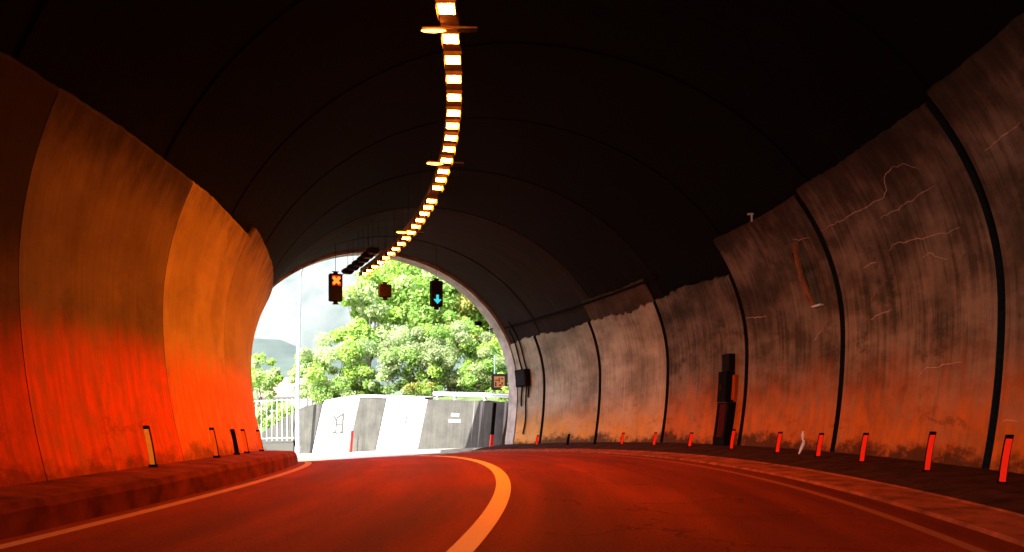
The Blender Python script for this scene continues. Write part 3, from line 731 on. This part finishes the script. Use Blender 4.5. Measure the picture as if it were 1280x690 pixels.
def leaf_mat(name, a, b_, tr=.6):
    m = bpy.data.materials.new(name); m.use_nodes = True; t = m.node_tree; n = NT(t); pb = t.nodes['Principled BSDF']
    out = t.nodes['Material Output']; tc = n.n('ShaderNodeTexCoord').outputs['Object']
    f = n.noise(tc, 1.7, 4, .7); c = n.ramp(f, [(.32, a), (.68, b_)])
    n.l(c, pb.inputs['Base Color']); pb.inputs['Roughness'].default_value = .55; pb.inputs['Specular IOR Level'].default_value = .3
    tr_ = n.n('ShaderNodeBsdfTranslucent'); n.l(c, tr_.inputs[0]); mx = n.n('ShaderNodeMixShader'); mx.inputs[0].default_value = tr
    n.l(pb.outputs[0], mx.inputs[1]); n.l(tr_.outputs[0], mx.inputs[2]); n.l(mx.outputs[0], out.inputs[0]); return m
M['leaf_bright'] = leaf_mat('leaf_bright', (.24, .40, .06), (.40, .56, .11))
M['leaf_mid'] = leaf_mat('leaf_mid', (.17, .32, .06), (.28, .43, .10))
M['leaf_olive'] = leaf_mat('leaf_olive', (.25, .30, .14), (.37, .43, .22))
M['leaf_dark'] = leaf_mat('leaf_dark', (.12, .20, .06), (.18, .27, .09))
M['leaf_pale'] = leaf_mat('leaf_pale', (.38, .48, .20), (.54, .62, .34))
M['leaf_yellow'] = leaf_mat('leaf_yellow', (.28, .26, .06), (.40, .36, .10))
M['bark'] = simple('bark', (.10, .075, .055), .9, .4, 4)
def crown(center, rad, n, leaf, mats, seed, flat=.8, nclump=40, wts=None, droop=.2):
    """leaf faces gathered in twig clumps through the crown volume, gaps left between clumps"""
    r = np.random.default_rng(seed); rad = np.array(rad)
    cl = []
    while len(cl) < nclump:
        q = r.normal(size=3); q /= np.linalg.norm(q); q *= r.uniform(.35, 1.0)**.6
        cl.append(q*rad + np.array(center))
    cl = np.array(cl); cs = r.uniform(.16, .36, nclump)*rad.mean(); cm = r.choice(len(mats), nclump, p=wts)
    ci = r.integers(0, nclump, n); off = r.normal(size=(n, 3)); off /= np.linalg.norm(off, axis=1)[:, None]
    off *= (r.uniform(0, 1, n)**.45)[:, None]*cs[ci][:, None]; off[:, 2] *= flat
    P = cl[ci] + off
    nr = r.normal(size=(n, 3))*.8 + off/np.maximum(cs[ci][:, None], .01) + np.array([0, -.1, .55]); nr /= np.linalg.norm(nr, axis=1)[:, None]
    a = np.cross(nr, r.normal(size=(n, 3))); a /= np.linalg.norm(a, axis=1)[:, None]; b = np.cross(nr, a)
    L = (leaf*r.uniform(.6, 1.35, n))[:, None]; Wd = L*.5
    V = np.stack([P - a*L, P + b*Wd - nr*L*.12, P + a*L - nr*L*droop, P - b*Wd - nr*L*.12], 1).reshape(-1, 3)
    mi = np.where(r.uniform(size=n) < .25, r.choice(len(mats), n, p=wts), cm[ci])
    return V, mi, cl
def tree(name, label, cat, base, center, rad, n, leaf, mats, seed, group=None, trunk_r=.16, nclump=40, wts=None, flat=.8, limbs=9):
    e = empty(name, label, cat, base, 0, group); base = Vector(base)
    V, mi, cl = crown(Vector(center) - base, rad, n, leaf, mats, seed, flat, nclump, wts)
    me = bpy.data.meshes.new('crown'); nv = len(V); me.vertices.add(nv); me.vertices.foreach_set('co', V.ravel())
    me.loops.add(nv); me.loops.foreach_set('vertex_index', np.arange(nv)); me.polygons.add(nv//4)
    me.polygons.foreach_set('loop_start', np.arange(0, nv, 4)); me.polygons.foreach_set('loop_total', np.full(nv//4, 4))
    for m in mats: me.materials.append(M[m])
    me.polygons.foreach_set('material_index', mi.astype(np.int32)); me.update(); me.validate()
    o = bpy.data.objects.new('crown', me); COL.objects.link(o); o.parent = e
    mb = MB(); r = random.Random(seed); c = Vector(center) - base; top = c*1.0
    stem = [Vector((0, 0, -.3)), c*.35 + Vector((r.uniform(-.2, .2), 0, 0)), c*.7 + Vector((r.uniform(-.2, .2), .1, 0)), top]
    mb.tube(stem, [trunk_r, trunk_r*.8, trunk_r*.5, trunk_r*.2], 8)
    for k in range(limbs):
        q = Vector(cl[k % len(cl)]); st = stem[1].lerp(stem[3], r.uniform(.0, .8)); md = st.lerp(q, .5) + Vector((0, 0, -.12*(q-st).length))
        mb.tube([st, md, q], [trunk_r*.35, trunk_r*.22, trunk_r*.06], 6)
    mb.build('trunk', M['bark'], e)
    return e
def slope_z(x, y):
    best = min((math.hypot(p[0]-x, p[1]-y), p[2]) for row in P for p in row); return best[1]
# (u, v, Y) of crown centre; radii in metres
TG = 'trees and bushes on the slope above the retaining wall'
def plant(name, label, cat, u, v, Y, rad, n, leaf, mats, seed, **kw):
    c = at(u, v, Y); base = (c.x + kw.pop('dx', 0), c.y, min(slope_z(c.x, c.y), c.z - rad[2]*.4) - .1)
    tree(name, label, cat, base, c, rad, n, leaf, mats, seed, TG, **kw)
plant('broadleaf_tree', 'large bright green tree filling the upper middle of the tunnel mouth', 'tree', 545, 372, 49, (4.6, 3.4, 3.5), 34000, .15, ['leaf_bright', 'leaf_mid', 'leaf_pale'], 11, nclump=110, wts=[.6, .25, .15], trunk_r=.25, limbs=16)
plant('broadleaf_tree', 'yellowish green tree at the right rim of the tunnel mouth', 'tree', 612, 410, 46, (2.7, 2.4, 3.0), 16000, .13, ['leaf_bright', 'leaf_yellow', 'leaf_mid'], 12, nclump=48, wts=[.6, .15, .25], trunk_r=.18)
plant('broadleaf_tree', 'airy light green tree reaching left beside the pale hills', 'tree', 462, 398, 47, (2.2, 2.0, 2.6), 11000, .13, ['leaf_bright', 'leaf_pale', 'leaf_mid'], 13, nclump=40, wts=[.55, .3, .15], trunk_r=.15)
plant('round_bush', 'rounded pale green bush at the left end of the wall top', 'bush', 421, 463, 41, (2.35, 1.7, 1.8), 18000, .085, ['leaf_pale', 'leaf_bright', 'leaf_mid'], 14, nclump=46, wts=[.5, .3, .2], trunk_r=.10)
plant('round_bush', 'greyish olive bush above the white wall bay', 'bush', 520, 452, 41, (2.0, 1.8, 1.7), 13000, .085, ['leaf_olive', 'leaf_pale', 'leaf_mid'], 15, nclump=42, wts=[.6, .15, .25], trunk_r=.10)
plant('round_bush', 'large olive green bush above the guard rail', 'bush', 562, 446, 41, (2.3, 1.9, 1.9), 17000, .085, ['leaf_olive', 'leaf_mid', 'leaf_bright'], 16, nclump=46, wts=[.55, .3, .15], trunk_r=.12)
plant('round_bush', 'green bush behind the display sign at the right rim', 'bush', 610, 462, 40, (1.6, 1.5, 1.6), 11000, .08, ['leaf_mid', 'leaf_bright', 'leaf_olive'], 17, nclump=36, wts=[.4, .35, .25], trunk_r=.09)
plant('low_shrub', 'low dark green shrub with pale tips on the wall top, left of the olive bush', 'shrub', 484, 478, 40.5, (1.1, .9, .85), 3600, .08, ['leaf_mid', 'leaf_dark', 'leaf_pale'], 18, nclump=26, wts=[.45, .25, .3], trunk_r=.05)
plant('low_shrub', 'low yellow green shrub on the wall top before the guard rail', 'shrub', 530, 487, 38.5, (1.0, .8, .5), 2600, .08, ['leaf_yellow', 'leaf_bright', 'leaf_mid'], 19, nclump=22, wts=[.35, .4, .25], trunk_r=.05)
plant('low_shrub', 'low green shrub overhanging the right end of the guard rail', 'shrub', 634, 494, 34.5, (.6, .6, .45), 1500, .07, ['leaf_bright', 'leaf_mid'], 20, nclump=16, wts=[.7, .3], trunk_r=.04)
plant('low_shrub', 'low bright shrub at the left foot of the rounded pale bush', 'shrub', 452, 486, 41, (.9, .8, .6), 2400, .08, ['leaf_bright', 'leaf_mid'], 21, nclump=20, wts=[.7, .3], trunk_r=.05)
plant('slender_tree', 'feathery light green tree behind the picket fence', 'tree', 326, 492, 47, (1.1, 1.2, 2.6), 5200, .12, ['leaf_bright', 'leaf_pale', 'leaf_yellow'], 22, nclump=38, wts=[.55, .35, .1], trunk_r=.09)
plant('round_bush', 'pale feathery bush between the lamp post and the rounded bush', 'bush', 388, 470, 46, (1.2, 1.1, 1.5), 6000, .09, ['leaf_pale', 'leaf_bright'], 24, nclump=30, wts=[.6, .4], trunk_r=.06)
plant('slender_tree', 'small feathery tree low behind the fence near the lamp post', 'tree', 352, 520, 46, (1.1, 1.0, 1.0), 2600, .11, ['leaf_bright', 'leaf_pale'], 23, nclump=24, wts=[.6, .4], trunk_r=.07)

# far hills (real ridges in the haze)
def ridge(name, Y, prof_uv, depth, m, seed, amp):
    r = random.Random(seed); ph = [r.uniform(0, 6.28) for _ in range(8)]; mb = MB(); P = []
    for u in np.linspace(-200, 1500, 90):
        vt = float(np.interp(u, [a for a, b in prof_uv], [b for a, b in prof_uv])); col = []
        for k in range(15):
            t = k/14; y = Y + depth*t; zt = CAMH + (474.5-vt)*(Y+depth*.75)/F
            z = -9.5 + (zt+9.5)*math.sin(min(1, t/.75)*math.pi/2)**.9 if t < .75 else zt - (t-.75)*depth*.3
            x = (u-640)*(Y+depth*.5)/F
            n_ = sum(math.sin(x*f/Y*60+p)*math.cos(y*f/Y*45+p*1.7)/f for f, p in zip((.5, 1.1, 2.3, 4.1, 7), ph))
            col.append((x, y, z + amp*n_*min(1, t*3)))
        P.append(col)
    mb.grid(P); return tag(mb.build(name, m, smooth=True), kind='structure')
def hill_mat(name, a, b_, c_, sc):
    m, t, b = mat(name, .95); n = NT(t); tc = n.n('ShaderNodeTexCoord').outputs['Object']
    f = n.noise(tc, sc, 6, .65); c = n.ramp(f, [(.35, a), (.55, b_), (.66, b_), (.74, c_)]); n.l(c, b.inputs['Base Color']); return m
M['mount'] = hill_mat('far_mountain', (.03, .045, .035), (.075, .08, .07), (.36, .35, .33), .007)
M['wood'] = hill_mat('wooded_hill', (.018, .032, .024), (.036, .052, .036), (.11, .11, .10), .03)
ridge('mountain', 2100, [(-200, 200), (200, 230), (330, 250), (460, 262), (700, 280), (1500, 260)], 1100, M['mount'], 3, 26)
ridge('hill', 1050, [(-200, 400), (250, 425), (340, 432), (380, 441), (440, 436), (700, 440), (1500, 430)], 450, M['wood'], 5, 5)
# houses on the near slope of the hill
M['roof'] = simple('terracotta_roof', (.42, .20, .15), .85, .2, 2); M['render'] = simple('pale_render', (.42, .37, .35), .85, .1, 1); M['pane'] = simple('dark_pane', (.05, .06, .07), .2)
def house(u, v, Y, wd, hg, lb, rz):
    c = at(u, v, Y); e = empty('house', lb, 'house', c, rz, 'pale houses far beyond the fence')
    mb = MB(); mb.box(-wd/2, wd/2, -3, 3, -9, hg); mb.build('wall', M['render'], e)
    mb = MB(); a = .5; z = hg
    for pts in ([(-wd/2-a, -3.5, z+.01), (wd/2+a, -3.5, z+.01), (wd/2+a, 0, z+1.7), (-wd/2-a, 0, z+1.7)], [(wd/2+a, 3.5, z+.01), (-wd/2-a, 3.5, z+.01), (-wd/2-a, 0, z+1.7), (wd/2+a, 0, z+1.7)],
                [(-wd/2-a, -3.5, z+.01), (-wd/2-a, 0, z+1.7), (-wd/2-a, 3.5, z+.01)], [(wd/2+a, 3.5, z+.01), (wd/2+a, 0, z+1.7), (wd/2+a, -3.5, z+.01)]): mb.face(pts)
    mb.build('roof', M['roof'], e)
    for x in np.linspace(-wd/2+1.4, wd/2-1.4, 3):
        mb = MB(); mb.box(x-.5, x+.5, -3.06, -3.003, hg-2.2, hg-.8); mb.build('window', M['pane'], e)
house(366, 499, 150, 5.5, 2.4, 'pale house with terracotta roof seen just left of the lamp post', R(12))
house(392, 497, 165, 6, 2.2, 'pale house with terracotta roof right of the lamp post', R(-10))
house(345, 510, 140, 5, 2.0, 'pale low house seen through the left pickets', R(20))

# ------------------------------------------------------------------ air
mb = MB(); mb.box(-4200, 4200, -4200, 4200, -11.5, 1000)
hz = bpy.data.materials.new('haze'); hz.use_nodes = True; t = hz.node_tree; t.nodes.clear()
pv = t.nodes.new('ShaderNodeVolumePrincipled'); ot = t.nodes.new('ShaderNodeOutputMaterial')
pv.inputs['Color'].default_value = (.86, .92, 1, 1); pv.inputs['Density'].default_value = .00009; pv.inputs['Anisotropy'].default_value = .3
t.links.new(pv.outputs[0], ot.inputs['Volume'])
tag(mb.build('haze', hz), kind='stuff')
